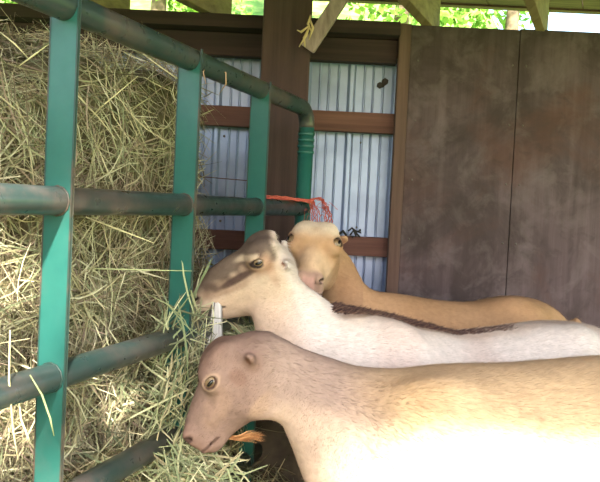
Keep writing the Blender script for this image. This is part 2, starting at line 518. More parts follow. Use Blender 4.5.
def mesh_from_arrays(name, V, quads, colors=None, smooth=False, k=4):
    me = bpy.data.meshes.new(name)
    nf = len(quads)
    me.vertices.add(len(V)); me.vertices.foreach_set('co', np.ascontiguousarray(V, dtype=np.float32).ravel())
    me.loops.add(nf * k); me.loops.foreach_set('vertex_index', np.ascontiguousarray(quads, dtype=np.int32).ravel())
    me.polygons.add(nf); me.polygons.foreach_set('loop_start', np.arange(nf, dtype=np.int32) * k)
    me.polygons.foreach_set('loop_total', np.full(nf, k, dtype=np.int32))
    if smooth: me.polygons.foreach_set('use_smooth', np.ones(nf, dtype=bool))
    me.update(calc_edges=True)
    if colors is not None:
        a = me.color_attributes.new('Col', 'FLOAT_COLOR', 'POINT')
        c4 = np.ones((len(V), 4), dtype=np.float32); c4[:, :3] = colors
        a.data.foreach_set('color', c4.ravel())
    return me

# ------------------------------------------------------------------ hay
HAYC = np.array([lin(172, 162, 126), lin(150, 146, 112), lin(190, 178, 142), lin(134, 138, 106), lin(158, 140, 116),
                 lin(210, 202, 170), lin(144, 124, 108), lin(118, 106, 86), lin(186, 182, 146)])
HAYG = np.array([lin(148, 154, 116), lin(122, 132, 98), lin(172, 172, 134), lin(194, 190, 156), lin(108, 112, 86), lin(158, 148, 116)])
def strands(C, D, N, L, Wd, pal, curl=.25):
    """C centre, D direction (unit), N outward normal, per strand; three segments each."""
    n = len(C)
    side = np.cross(D, N); side /= np.linalg.norm(side, axis=1, keepdims=True) + 1e-9
    tw = rng.normal(0, .5, (n, 1)); side = side * np.cos(tw) + N * np.sin(tw)
    bend = rng.normal(0, curl, (n, 1)); bend2 = rng.normal(0, curl, (n, 1))
    V = np.zeros((n, 8, 3), dtype=np.float32)
    for k, t in enumerate((-.5, -.17, .17, .5)):
        w = Wd * (1 if k in (1, 2) else .45)
        c = C + D * (L * t)[:, None] + np.cross(D, N) * bend * (L * (t * t - .08))[:, None] + N * (bend2 * (L * (t * t - .08))[:, None])
        V[:, 2 * k] = c + side * w[:, None] / 2; V[:, 2 * k + 1] = c - side * w[:, None] / 2
    idx = np.arange(n)[:, None] * 8
    q = np.concatenate([idx + np.array([0, 1, 3, 2]), idx + np.array([2, 3, 5, 4]), idx + np.array([4, 5, 7, 6])])
    col = pal[rng.integers(0, len(pal), n)] * rng.uniform(.75, 1.15, (n, 1))
    return V.reshape(-1, 3), q, np.repeat(col, 8, axis=0)

M_hay = attr_mat('hay_strand', .75, spec=.25, trans=.12)
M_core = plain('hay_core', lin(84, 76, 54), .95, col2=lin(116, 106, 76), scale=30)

def super_surface(n, half, e):
    """points and normals on |x/a|^e+|y/b|^e+|z/c|^e=1 by normalising random directions"""
    d = rng.normal(size=(n, 3)) * half; d /= np.linalg.norm(d, axis=1, keepdims=True)
    q = np.abs(d / half) ** e
    r = 1 / q.sum(1) ** (1 / e)
    p = d * r[:, None]
    nn = np.sign(p) * np.abs(p / half) ** (e - 1) / half
    nn /= np.linalg.norm(nn, axis=1, keepdims=True)
    return p, nn
gdn = np.array([gd.x, gd.y, 0]); gnn = np.array([gn.x, gn.y, 0]); zz = np.array([0, 0, 1.])
def to_world(p, c, ax): return c + p @ ax
AX = np.stack([gdn, gnn, zz])      # rows: local x (along gate), y (behind gate), z

def hay_strands(c, half, e, n, Lr, pal, loft=.012, width=(.0018, .0042), facing=None, ax=AX, fly=.06, curl=.25):
    p, nn = super_surface(n * 3, np.array(half), e)
    P3 = to_world(p, np.array(c), ax); N3 = nn @ ax
    # only the sides that could be seen
    keep = (N3 @ np.array([.9, -.6, .15]) > -.35) | (N3[:, 2] > .3)
    keep &= (P3[:, 2] > -.02)
    P3, N3 = P3[keep][:n], N3[keep][:n]
    m = len(P3)
    lump = vnoise(P3, 7) - .5 + .6 * (vnoise(P3, 19) - .5)
    P3 = P3 + N3 * (lump * .09)[:, None] + N3 * rng.uniform(-.012, loft, (m, 1))
    t1 = np.cross(N3, zz); bad = np.linalg.norm(t1, axis=1) < .2; t1[bad] = gdn
    t1 /= np.linalg.norm(t1, axis=1, keepdims=True); t2 = np.cross(N3, t1)
    ang = (vnoise(P3, 4) * 2 * math.pi * 1.3 + vnoise(P3, 11) * 3.0) + rng.normal(0, .75, m)
    D = t1 * np.cos(ang)[:, None] + t2 * np.sin(ang)[:, None]
    tilt = rng.normal(0, .22, m); fl_ = rng.random(m) < fly; tilt[fl_] += rng.uniform(.3, 1.2, fl_.sum())
    D = D * np.cos(tilt)[:, None] + N3 * np.sin(tilt)[:, None]
    D /= np.linalg.norm(D, axis=1, keepdims=True)
    L = rng.uniform(Lr[0], Lr[1], m); Wd = rng.uniform(width[0], width[1], m)
    L[fl_] *= .8
    return strands(P3, D, N3, L, Wd, pal, curl)

def hay_core(c, half, e, ax=AX, name='core', parent=None):
    bm = bmesh.new(); bmesh.ops.create_icosphere(bm, subdivisions=5, radius=1)
    d = np.array([v.co[:] for v in bm.verts])
    d = d * np.array(half); d /= np.linalg.norm(d, axis=1, keepdims=True)
    r = 1 / (np.abs(d / np.array(half)) ** e).sum(1) ** (1 / e)
    p = to_world(d * r[:, None], np.array(c), ax)
    nrm = d @ ax
    p = p + nrm * ((vnoise(p, 7) - .5 + .6 * (vnoise(p, 19) - .5)) * .09 - .012)[:, None]
    for v, q in zip(bm.verts, p): v.co = q; v.co.z = max(v.co.z, .003)
    return obj(name, bm, M_core, parent, True)

def join_strands(parts):
    Vs, Qs, Cs, o = [], [], [], 0
    for V, q, c in parts: Vs.append(V); Qs.append(q + o); Cs.append(c); o += len(V)
    V = np.concatenate(Vs); V[:, 2] = np.maximum(V[:, 2], .004)
    return V, np.concatenate(Qs), np.concatenate(Cs)

# the bale
bc = G(.06, .69, .62); BH = (.76, .56, .64)
_t = math.radians(11)
AXB = np.stack([gdn * math.cos(_t) + zz * math.sin(_t), gnn, zz * math.cos(_t) - gdn * math.sin(_t)])
bale = empty('hay_bale', (bc.x, bc.y, 0))
tag(bale, 'big shaggy bale of green-gold hay standing behind the green gate', 'hay bale')
hay_core(bc, BH, 8.0, ax=AXB, name='bale_core', parent=bale)
V, q, c = hay_strands(bc, BH, 8.0, 82000, (.05, .17), HAYC, loft=.026, fly=.06, ax=AXB, width=(.0012, .0030))
o = link_mesh('hay_strands', mesh_from_arrays('hay_strands', V, q, c), M_hay, bale); o['kind'] = 'stuff'
# loose feed pulled down at the gate foot, a heap both sides of the rails
heap = empty('hay_heap', (*G(.35, .02, 0)[:2], 0))
tag(heap, 'loose heap of pulled hay along the foot of the gate under the goats', 'hay heap')
blobs = [((.10, .17, .26), (.42, .14, .33)), ((.50, .17, .34), (.26, .14, .38)), ((.60, .22, .50), (.20, .12, .30)),
         ((.36, .03, .16), (.5, .22, .24))]
parts = []
for (s, t, z), h in blobs:
    cc = G(s, t, z); hay_core(cc, h, 2.6, name='heap_core', parent=heap)
    parts.append(hay_strands(cc, h, 2.6, 7500, (.05, .17), np.concatenate([HAYG, HAYC]), loft=.03, fly=.14))
V, q, c = join_strands(parts)
o = link_mesh('hay_strands', mesh_from_arrays('hay_strands', V, q, c), M_hay, heap); o['kind'] = 'stuff'

# scattered litter over the bedding
n = 5000
x = rng.uniform(-.9, 2.0, n); y = rng.uniform(-.3, 2.3, n)
y = np.minimum(y, 2.2 - rng.uniform(0, .5, n) * (y > 2.08))
z = np.array([bed(a, b) for a, b in zip(x, y)]) + .006
Cc = np.stack([x, y, z], 1); a = rng.uniform(0, 6.28, n)
D = np.stack([np.cos(a), np.sin(a), rng.normal(0, .12, n)], 1); D /= np.linalg.norm(D, axis=1, keepdims=True)
Nn = np.tile([0, 0, 1.], (n, 1))
V, q, c = strands(Cc, D, Nn, rng.uniform(.04, .16, n), rng.uniform(.0018, .004, n), HAYC * .6, .3)
o = link_mesh('hay_litter', mesh_from_arrays('hay_litter', V, q, c), M_hay)
tag(o, 'dull hay stems strewn over the dark trodden bedding', 'hay litter', kind='stuff')

# single stalks that stand out
def stalk(pts, Y, r, label, col=lin(206, 196, 150)):
    P3 = [P(x, y, Y + dy) for x, y, dy in pts]
    rr = [r * .6] + [r] * (len(P3) - 2) + [r * .35]
    o = obj('hay_stalk', tube(P3, rr, 6), MS.setdefault(col, plain('stalk', col, .7)))
    tag(o, label, 'hay stalk', 'single stalks standing out of the hay')
MS = {}
stalk([(143, 54, 0), (162, 68, 0), (181, 81, 0), (175, 96, 0)], 1.42, .0016, 'pale bent stalk jutting from the bale top right towards the second stay')
stalk([(86, 217, 0), (120, 230, 0), (154, 243, -.01)], 1.17, .0017, 'long straight stalk slanting below the middle rail between the first two stays')
stalk([(62, 268, 0), (110, 269, 0), (150, 270, 0), (192, 271, 0)], 1.2, .0012, 'thin level stalk crossing the front of the second stay', lin(170, 176, 128))
stalk([(0, 32, 0), (15, 44, 0), (28, 58, 0)], 1.05, .0014, 'short stalk rising at the photo top left corner before the dark beam')
stalk([(19, 66, 0), (34, 55, 0), (49, 44, 0)], 1.05, .0014, 'upright pale stalk leaning right against the first stay top')
stalk([(80, 130, 0), (100, 108, 0), (138, 76, 0)], 1.25, .0015, 'pale diagonal stalk across the upper bale right of the first stay')
stalk([(30, 375, 0), (42, 395, -.01), (50, 418, -.01), (54, 436, 0)], .90, .0014, 'curved green stalk hanging over the lower rail beside the first stay', lin(176, 186, 130))
stalk([(10, 330, 0), (9, 380, -.01), (13, 430, 0), (18, 460, 0)], .88, .0014, 'long drooping stalk at the left edge in front of the lower rail')
stalk([(207, 40 + 26, 0), (203, 72, -.02), (206, 84, -.02)], 1.33, .0012, 'wisp of stem hooked over the top rail above the second stay', lin(190, 150, 120))
stalk([(214, 66, 0), (226, 73, -.04), (226, 84, -.04), (219, 94, 0)], 1.42, .0012, 'curled pinkish stem looped over the top rail right of the second stay', lin(190, 150, 120))

# ------------------------------------------------------------------ SDF goats
class Grid:
    def __init__(s, xs, ys, zs):
        s.x, s.y, s.z = [np.array(a, dtype=np.float32) for a in (xs, ys, zs)]
        s.f = np.full((len(xs), len(ys), len(zs)), .3, dtype=np.float32)
    def sub(s, lo, hi):
        r = []
        for a, l, h in ((s.x, lo[0], hi[0]), (s.y, lo[1], hi[1]), (s.z, lo[2], hi[2])):
            r.append(slice(max(0, np.searchsorted(a, l) - 1), min(len(a), np.searchsorted(a, h) + 1)))
        return tuple(r)
    def pts(s, sl):
        X, Y, Z = np.meshgrid(s.x[sl[0]], s.y[sl[1]], s.z[sl[2]], indexing='ij')
        return X, Y, Z
    def put(s, sl, d, k, mode='add'):
        f = s.f[sl]
        if mode == 'add':
            if k > 0:
                h = np.maximum(k - np.abs(f - d), 0) / k
                s.f[sl] = np.minimum(f, d) - h * h * k * .25
            else: s.f[sl] = np.minimum(f, d)
        else:
            g = -d
            if k > 0:
                h = np.maximum(k - np.abs(f - g), 0) / k
                s.f[sl] = np.maximum(f, g) + h * h * k * .25
            else: s.f[sl] = np.maximum(f, g)
    def ecap(s, a, b, ra, rb, k=.02, side=(0, 1, 0), mode='add'):
        """elliptic cone segment; ra=(a,b) radii in the plane, rb=(a,b) radii along 'side'"""
        a = np.array(a, dtype=np.float32); b = np.array(b, dtype=np.float32)
        R = max(*ra, *rb) + k + .06
        sl = s.sub(np.minimum(a, b) - R, np.maximum(a, b) + R)
        X, Y, Z = s.pts(sl); ab = b - a; L2 = float(ab @ ab) + 1e-12
        side = np.array(side, dtype=np.float32)
        t = np.clip(((X - a[0]) * ab[0] + (Y - a[1]) * ab[1] + (Z - a[2]) * ab[2]) / L2, 0, 1)
        qx, qy, qz = X - a[0] - t * ab[0], Y - a[1] - t * ab[1], Z - a[2] - t * ab[2]
        qs = qx * side[0] + qy * side[1] + qz * side[2]
        m2 = np.maximum(qx * qx + qy * qy + qz * qz - qs * qs, 0)
        RA = ra[0] + (ra[1] - ra[0]) * t; RB = rb[0] + (rb[1] - rb[0]) * t
        d = (np.sqrt(m2 / RA ** 2 + qs * qs / RB ** 2) - 1) * np.minimum(RA, RB)
        s.put(sl, d, k, mode)
    def chain(s, C, side, k):
        f0 = s.f; s.f = np.full_like(f0, .3)
        for i in range(len(C) - 1):
            s.ecap(C[i, :3], C[i + 1, :3], (C[i, 3], C[i + 1, 3]), (C[i, 4], C[i + 1, 4]), 0, side)
        t = s.f; s.f = f0
        s.put((slice(None),) * 3, t, k)
    def ell(s, c, r, M=None, k=.015, mode='add'):
        c = np.array(c, dtype=np.float32); R = max(r) + k + .05
        sl = s.sub(c - R, c + R); X, Y, Z = s.pts(sl)
        q = np.stack([X - c[0], Y - c[1], Z - c[2]], -1)
        if M is not None: q = q @ np.array(M, dtype=np.float32).T      # M rows: local axes in world
        d = (np.sqrt(((q / np.array(r, dtype=np.float32)) ** 2).sum(-1)) - 1) * min(r)
        s.put(sl, d, k, mode)
    def nets(s):
        f = s.f; ins = f < 0
        nx, ny, nz = f.shape
        c = [ins[i:nx - 1 + i, j:ny - 1 + j, l:nz - 1 + l] for i in (0, 1) for j in (0, 1) for l in (0, 1)]
        sm = sum(a.astype(np.int8) for a in c)
        act = (sm > 0) & (sm < 8)
        I, J, K = np.nonzero(act)
        vid = np.full(act.shape, -1, dtype=np.int64); vid[I, J, K] = np.arange(len(I))
        acc = np.zeros((len(I), 3)); cnt = np.zeros(len(I))
        for ax in range(3):
            for o1 in (0, 1):
                for o2 in (0, 1):
                    off = [0, 0, 0]; oth = [q_ for q_ in range(3) if q_ != ax]; off[oth[0]] = o1; off[oth[1]] = o2
                    a0 = (I + off[0], J + off[1], K + off[2]); off[ax] = 1
                    a1 = (I + off[0], J + off[1], K + off[2])
                    f0, f1 = f[a0], f[a1]; cr = (f0 < 0) != (f1 < 0)
                    t = np.where(cr, f0 / np.where(cr, f0 - f1, 1), 0)
                    p0 = np.stack([s.x[a0[0]], s.y[a0[1]], s.z[a0[2]]], 1); p1 = np.stack([s.x[a1[0]], s.y[a1[1]], s.z[a1[2]]], 1)
                    acc += np.where(cr[:, None], p0 + (p1 - p0) * t[:, None], 0); cnt += cr
        V = acc / cnt[:, None]
        Q = []
        for ax in range(3):
            sl0 = [slice(None)] * 3; sl1 = [slice(None)] * 3
            sl0[ax] = slice(0, -1); sl1[ax] = slice(1, None)
            cr = ins[tuple(sl0)] != ins[tuple(sl1)]
            A = np.argwhere(cr); o1, o2 = [q_ for q_ in range(3) if q_ != ax]
            n_ = act.shape
            ok = (A[:, o1] > 0) & (A[:, o2] > 0) & (A[:, o1] < n_[o1]) & (A[:, o2] < n_[o2]); A = A[ok]
            def cell(d1, d2):
                B = A.copy(); B[:, o1] += d1; B[:, o2] += d2
                return vid[B[:, 0], B[:, 1], B[:, 2]]
            q4 = np.stack([cell(-1, -1), cell(0, -1), cell(0, 0), cell(-1, 0)], 1)
            fl = ins[tuple(sl0)][A[:, 0], A[:, 1], A[:, 2]]
            if ax == 1: fl = ~fl
            q4[~fl] = q4[~fl][:, ::-1]
            Q.append(q4)
        return V, np.concatenate(Q)

def axis(lo, hi, flo, fhi, hf, hc):
    """positions, fine between flo and fhi, coarser outside"""
    pts = [flo]
    while pts[-1] < fhi: pts.append(pts[-1] + hf)
    h = hf
    while pts[-1] < hi: h = min(hc, h * 1.15); pts.append(pts[-1] + h)
    h = hf
    while pts[0] > lo: h = min(hc, h * 1.15); pts.insert(0, pts[0] - h)
    return pts

def catmull(A, n):
    A = np.array(A, dtype=float); out = []
    for i in range(len(A) - 1):
        p0, p1, p2, p3 = A[max(i - 1, 0)], A[i], A[i + 1], A[min(i + 2, len(A) - 1)]
        for k in range(n):
            t = k / n
            out.append(.5 * (2 * p1 + (p2 - p0) * t + (2 * p0 - 5 * p1 + 4 * p2 - p3) * t * t + (3 * p1 - p0 - 3 * p2 + p3) * t ** 3))
    out.append(A[-1]); return np.array(out)

# head profile, along u from the back of the skull to the lips (unit: metres for a 0.205 m head)
PX = .00169
HP = np.array([  # u, top, bottom, half width
    (-14, 6, -14, 12), (-8, 15, -24, 20), (0, 23, -31, 25), (14, 32, -38, 28), (28, 38, -42, 28), (42, 40, -43, 27.5), (54, 36, -42, 26),
    (68, 29, -37, 22.5), (82, 24, -33, 19.5), (95, 19.5, -30, 17.5), (106, 15, -28, 17), (113, 11, -25, 16), (118, 6, -19, 13), (121.5, 0, -11, 7)]) * PX

def head(g, O, U, Vv, sc=1.0, fs=1.0, rs=1.0, jaw=1.0, ear=(14, 37), muz=1.0, ef=0.0):
    """O origin, U towards the nose, Vv towards the forehead; returns local->world"""
    U = np.array(U, float); U /= np.linalg.norm(U)
    Vv = np.array(Vv, float); Vv -= U * (U @ Vv); Vv /= np.linalg.norm(Vv)
    Wv = np.cross(U, Vv)
    O = np.array(O, float)
    Lw = lambda u, v, w: O + (U * (min(u, 52) * rs + max(u - 52, 0) * fs) + Vv * v + Wv * w) * PX * sc
    S = HP * sc
    R = .25 * sc * max(fs, 1)
    ctr = O + U * .09 * sc * fs
    sl = g.sub(ctr - R, ctr + R); X, Y, Z = g.pts(sl)
    q = [X - O[0], Y - O[1], Z - O[2]]
    u = q[0] * U[0] + q[1] * U[1] + q[2] * U[2]; v = q[0] * Vv[0] + q[1] * Vv[1] + q[2] * Vv[2]; w = q[0] * Wv[0] + q[1] * Wv[1] + q[2] * Wv[2]
    e52 = 52 * PX * sc; u = np.where(u > e52 * rs, e52 + (u - e52 * rs) / fs, u / rs)
    D = catmull(S, 6); D = D[np.argsort(D[:, 0])]
    uc = np.clip(u, D[0, 0], D[-1, 0])
    top = np.interp(uc, D[:, 0], D[:, 1]); bot = np.interp(uc, D[:, 0], D[:, 2]); wd = np.interp(uc, D[:, 0], D[:, 3])
    bot = bot * (1 + (jaw - 1) * sst(uc / (PX * sc), 40, 80)); mz = 1 + (muz - 1) * sst(uc / (PX * sc), 45, 85); top = top * mz; bot = bot * mz; wd = wd * (1 + (mz - 1) * .5)
    c = (top + bot) / 2; h = (top - bot) / 2
    vn = (v - c) / h
    un = uc / (121 * PX * sc)
    # narrow forehead bridge and jaw, widest a little above the middle
    wd = wd * (1 - .20 * np.clip(-vn, 0, 1) ** 1.5 - .12 * np.clip(vn, 0, 1) ** 2)
    e = 2.2
    d = ((np.abs(vn) ** e + np.abs(w / wd) ** e) ** (1 / e) - 1) * np.minimum(h, wd)
    ax_ = np.abs(u - uc); d = np.where(ax_ > 0, np.sqrt(np.maximum(d, 0) ** 2 + ax_ ** 2) + np.minimum(d, 0) * 0, d)
    g.put(sl, d, .02)
    Ml = np.stack([U, Vv, Wv])
    for sg in (1, -1):
        g.ell(Lw(50, 22, sg * 24), [.024 * sc, .019 * sc, .018 * sc], Ml, .016)           # orbit
        g.ell(Lw(38, 34, sg * 15), [.03 * sc, .014 * sc, .02 * sc], Ml, .018)             # brow
        g.ell(Lw(38, -18, sg * 17.5), [.036 * sc, .040 * sc, .017 * sc], Ml, .02)           # cheek
        g.ecap(Lw(48, 6, sg * 24), Lw(84, -2, sg * 17), (.008 * sc, .005 * sc), (.007 * sc, .005 * sc), .014)   # cheek ridge
        g.ell(Lw(112, 4, sg * 11), [.013 * sc, .012 * sc, .010 * sc], Ml, .010)           # nostril wing
        g.ell(Lw(108, -17, sg * 9), [.020 * sc, .008 * sc, .012 * sc], Ml, .008)          # lip
    g.ell(Lw(104, -25, 0), [.019 * sc, .009 * sc, .017 * sc], Ml, .010)                   # chin
    for sg in (1, -1):
        # eye opening, tapering at both corners
        g.ell(Lw(53.5, 25 + 6 * ef, sg * (34.5 - 4 * ef)), [.0115 * sc, .0066 * sc, .014 * sc], Ml, .003, 'cut')
        # nostril: a slanted comma
        Mn = np.stack([U * .75 + Vv * .66, -U * .66 + Vv * .75, Wv])
        g.ell(Lw(116, 3, sg * 15), [.0085 * sc, .0034 * sc, .0070 * sc], Mn, .003, 'cut')
        # mouth cleft
        g.ecap(Lw(121, -15, sg * 4), Lw(96, -19, sg * 20), (.0022 * sc, .0018 * sc), (.012 * sc, .006 * sc), .003, tuple(Wv), 'cut')
        # short ear with a hollow
        eu, ew = ear; e0, e1 = Lw(eu, 6, sg * (ew - 12)), Lw(eu - 4, 11, sg * ew)
        g.ecap(e0, e1, (.012 * sc, .0085 * sc), (.009 * sc, .007 * sc), .008, tuple(U))
        g.ecap(Lw(eu + 3, 9, sg * (ew - 3)), Lw(eu, 13, sg * (ew + 4)), (.0052 * sc, .006 * sc), (.0052 * sc, .006 * sc), .002, tuple(U), 'cut')
    return Lw, (O, U, Vv, Wv, sc, fs, rs, ear, ef)

def leg(g, top, joints, radii, k=.03):
    pts = [top] + joints
    for a, b, r0, r1 in zip(pts[:-1], pts[1:], radii[:-1], radii[1:]):
        g.ecap(a, b, (r0, r1), (r0 * .82, r1 * .82), k if r0 > .03 else .012)

def body_legs(g, front, hip, width, ex):
    """front, hip: centre points (x, y) at shoulder and hip; ex: unit vector (x,y) towards the tail"""
    ex = np.array([ex[0], ex[1], 0]); sd = np.array([-ex[1], ex[0], 0])
    hooves = []
    for sg in (1, -1):
        f0 = np.array([*front, .56]) + sd * sg * width * .62
        pts = [f0 + ex * .05 + [0, 0, -.13], f0 + ex * .035 + [0, 0, -.30], f0 + ex * .03 + [0, 0, -.47], f0 + ex * .0 + [0, 0, -.53]]
        leg(g, f0 + ex * .0 + [0, 0, .05], pts, [.070, .043, .026, .020, .021])
        hooves.append(pts[-1])
        h0 = np.array([*hip, .60]) + sd * sg * width * .6
        pts = [h0 - ex * .07 + [0, 0, -.17], h0 + ex * .08 + [0, 0, -.34], h0 + ex * .05 + [0, 0, -.50], h0 + ex * .02 + [0, 0, -.56]]
        leg(g, h0, pts, [.095, .062, .028, .021, .022])
        hooves.append(pts[-1])
    return hooves

def hoof(p, parent):
    bm = bmesh.new()
    for s in (-1, 1):
        r = bmesh.ops.create_cone(bm, cap_ends=True, segments=10, radius1=.019, radius2=.014, depth=.05, matrix=Matrix.Translation((p[0] - .008, p[1] + s * .012, .026)))
        for v in r['verts']:
            if v.co.z < .02: v.co.x -= .012
    return obj('hoof', bm, M_hoof, parent, False)

M_hoof = plain('hoof_horn', lin(74, 62, 54), .6)
M_fur = attr_mat('goat_coat', .85, noise=.10, nscale=70, bump=.25, spec=.15)
M_hair = attr_mat('goat_hair', .7, spec=.2)
M_eye = plain('amber_eye', lin(124, 104, 78), .15, col2=lin(92, 70, 50), scale=80)
M_pupil = plain('pupil', lin(14, 12, 12), .1)

def local(V, fr):
    O, U, Vv, Wv, sc, fs, rs, ear, ef = fr
    q = (V - O) / (PX * sc)
    u = q @ U; u = np.where(u > 52 * rs, 52 + (u - 52 * rs) / fs, u / rs)
    return u, q @ Vv, q @ Wv

def sst(x, a, b):
    t = np.clip((x - a) / (b - a), 0, 1); return t * t * (3 - 2 * t)
def mixc(C, col, m): return C * (1 - m[:, None]) + np.array(col)[None] * m[:, None]
def blob(u, v, cu, cv, ru, rv, ang=0):
    c, s = math.cos(ang), math.sin(ang); x = (u - cu) * c + (v - cv) * s; y = -(u - cu) * s + (v - cv) * c
    return 1 - sst(np.sqrt((x / ru) ** 2 + (y / rv) ** 2), .55, 1.15)

def eye_part(Lw, fr, sg, parent):
    O, U, Vv, Wv, sc, fs, rs, ear, ef = fr
    c = Lw(52.5, 23 + 2.8 * fr[8], sg * (25.5 - .5 * fr[8]))
    bm = bmesh.new(); bmesh.ops.create_uvsphere(bm, u_segments=20, v_segments=14, radius=.0135 * sc, matrix=Matrix.Translation(c))
    e = obj('eye', bm, M_eye, parent, True)
    # level slit pupil on the front of the ball
    ax = Matrix((U, Vv, Wv)).transposed()
    bm = bmesh.new()
    bmesh.ops.create_uvsphere(bm, u_segments=14, v_segments=8, radius=1.0)
    for v in bm.verts:
        l = Vector((v.co.x * .0072 * sc + .0012 * sc, v.co.y * .0030 * sc + (.0024 + .0062 * ef) * sc, v.co.z * .0028 * sc + sg * (.0120 - .0030 * ef) * sc))
        v.co = ax @ l + Vector(c)
    obj('pupil', bm, M_pupil, e, True)

def fur_part(V, Q, colfun, fr, taildir, n, parent, lens):
    A, B, C_, D_ = V[Q[:, 0]], V[Q[:, 1]], V[Q[:, 2]], V[Q[:, 3]]
    nr = np.cross(C_ - A, D_ - B); ar = np.linalg.norm(nr, axis=1) / 2
    nr /= (np.linalg.norm(nr, axis=1, keepdims=True) + 1e-12)
    ctr = (A + B + C_ + D_) / 4
    wgt = ar * np.where((nr[:, 1] < .35) & (ctr[:, 2] > .42), 1.0, .12)
    u, v, w = local(ctr, fr)
    onh = (u > 5)
    wgt = wgt * np.where(onh, 2.2, 1)
    ecl = (np.hypot(u - 52, (v - 22) * 1.4) < 13) | (u > 108) | (np.hypot(u - fr[7][0], v - 9) < 9)
    wgt = np.where(onh & ecl, 0, wgt)
    pick = rng.choice(len(Q), n, p=wgt / wgt.sum())
    r1, r2 = rng.random((n, 1)), rng.random((n, 1))
    p = (A[pick] * (1 - r1) + B[pick] * r1) * (1 - r2) + (D_[pick] * (1 - r1) + C_[pick] * r1) * r2
    N = nr[pick]
    u, v, w = local(p, fr)
    O, U, Vv, Wv, sc, fs, rs, ear, ef = fr
    hm = np.clip((u - 0) / 15, 0, 1)[:, None]
    td = np.array(taildir)[None] * (1 - hm) + (-U)[None] * hm
    td = td + rng.normal(0, .16, (n, 3))
    T = td - N * (td * N).sum(1, keepdims=True); T /= np.linalg.norm(T, axis=1, keepdims=True) + 1e-9
    L = np.where(u > 5, lens[0], lens[1]) * rng.uniform(.6, 1.3, n)
    lift = rng.uniform(.08, .38, (n, 1))
    tip = p + (T * np.sqrt(1 - lift ** 2) + N * lift) * L[:, None]
    Sd = np.cross(T, N) * .00048
    Vh = np.stack([p - Sd - N * .001, p + Sd - N * .001, tip], 1).reshape(-1, 3)
    col = colfun(p) * rng.uniform(.80, 1.14, (n, 1))
    me = mesh_from_arrays('coat_hair', Vh, np.arange(n * 3).reshape(-1, 3), np.repeat(col, 3, 0), k=3)
    o = link_mesh('coat_hair', me, M_hair, parent); o['kind'] = 'stuff'

def beard(pts, r, n, cols, parent, spread=.006):
    """a tuft of tapering hairs along a curve of world points"""
    C = catmull([list(p) for p in pts], 4)
    Vs, Qs, Cs = [], [], []
    for i in range(n):
        off = rng.normal(0, 1, 3); off /= np.linalg.norm(off); off *= r * rng.random() ** .5
        ln = rng.uniform(.65, 1.0); m = max(4, int(len(C) * ln))
        o = np.cross(off, [0, 0, 1.]); o = o / (np.linalg.norm(o) + 1e-9)
        fan = rng.normal(0, spread, 3)
        base = len(Vs) * 0
        row = []
        for j in range(m):
            t = j / (m - 1); wd = .0011 * (1 - t) ** .5 + .0001
            c_ = C[j] + off * (.55 + .6 * t - .35 * t * t) + fan * t * t
            row += [c_ + o * wd, c_ - o * wd]
        st = sum(len(x) for x in Vs); Vs.append(np.array(row))
        for j in range(m - 1): Qs.append([st + 2 * j, st + 2 * j + 1, st + 2 * j + 3, st + 2 * j + 2])
        cc = np.array(cols[0]) if off[0] + rng.normal(0, r * .25) > -.35 * r else np.array(cols[1])
        Cs.append(np.tile(cc * rng.uniform(.85, 1.1), (len(row), 1)))
    bm_ = mesh_from_arrays('beard', np.concatenate(Vs), np.array(Qs), np.concatenate(Cs))
    o = link_mesh('beard', bm_, M_hair, parent); o['kind'] = 'stuff'
    return o

def make_goat(label, chain, hd, shoulder, fronthip, ex, colfun, hair_n, taildir, lens, extra=None, sidev=(0, 1, 0)):
    """chain: rows (top px, bottom px, depth Y, half width); hd: head origin px/Y, U, V, scale"""
    rows = []
    for (tx, ty), (bx, by), Y, b in chain:
        a0, b0 = P(tx, ty, Y), P(bx, by, Y)
        c0 = (a0 + b0) / 2; rows.append([*c0, (a0 - b0).length / 2, b])
    rows = np.array(rows); C = catmull(rows, 5)
    lo = C[:, :3].min(0) - C[:, 3].max() - .05; hi = C[:, :3].max(0) + .2
    hc = np.array(hd[0]) + np.array(hd[1]) * .09
    R = .135
    lo = np.minimum(lo, hc - R - .02)
    g = Grid(axis(lo[0], hi[0], hc[0] - R, hc[0] + R, .0034, .011),
             axis(lo[1] - .1, hi[1] + .12, hc[1] - R * .85, hc[1] + R * .85, .0034, .011),
             axis(-.01, max(hi[2] - .12, hc[2] + R), hc[2] - R, hc[2] + R, .0034, .011))
    g.chain(C, sidev, 0)
    hooves = body_legs(g, fronthip[0], fronthip[1], fronthip[2], ex)
    for c_, r_, k_ in shoulder: g.ell(c_, r_, None, k_)
    # tail
    tl = C[-1, :3]; e3 = np.array([ex[0], ex[1], 0])
    g.ecap(tl, tl + e3 * .10 + [0, 0, .05], (.025, .012), (.03, .02), .03)
    Lw, fr = head(g, *hd)
    if extra: extra(g, Lw, fr)
    V, Q = g.nets()
    base = empty('goat', (float(V[:, 0].mean()), float(V[:, 1].mean()), 0))
    tag(base, label, 'goat')
    me = mesh_from_arrays('body', V, Q, colfun(V, fr), True)
    link_mesh('body', me, M_fur, base)
    for sg in (1, -1): eye_part(Lw, fr, sg, base)
    for p in hooves: hoof(p, base)
    fur_part(V, Q, lambda p: colfun(p, fr), fr, taildir, hair_n, base, lens)
    return base, Lw, fr

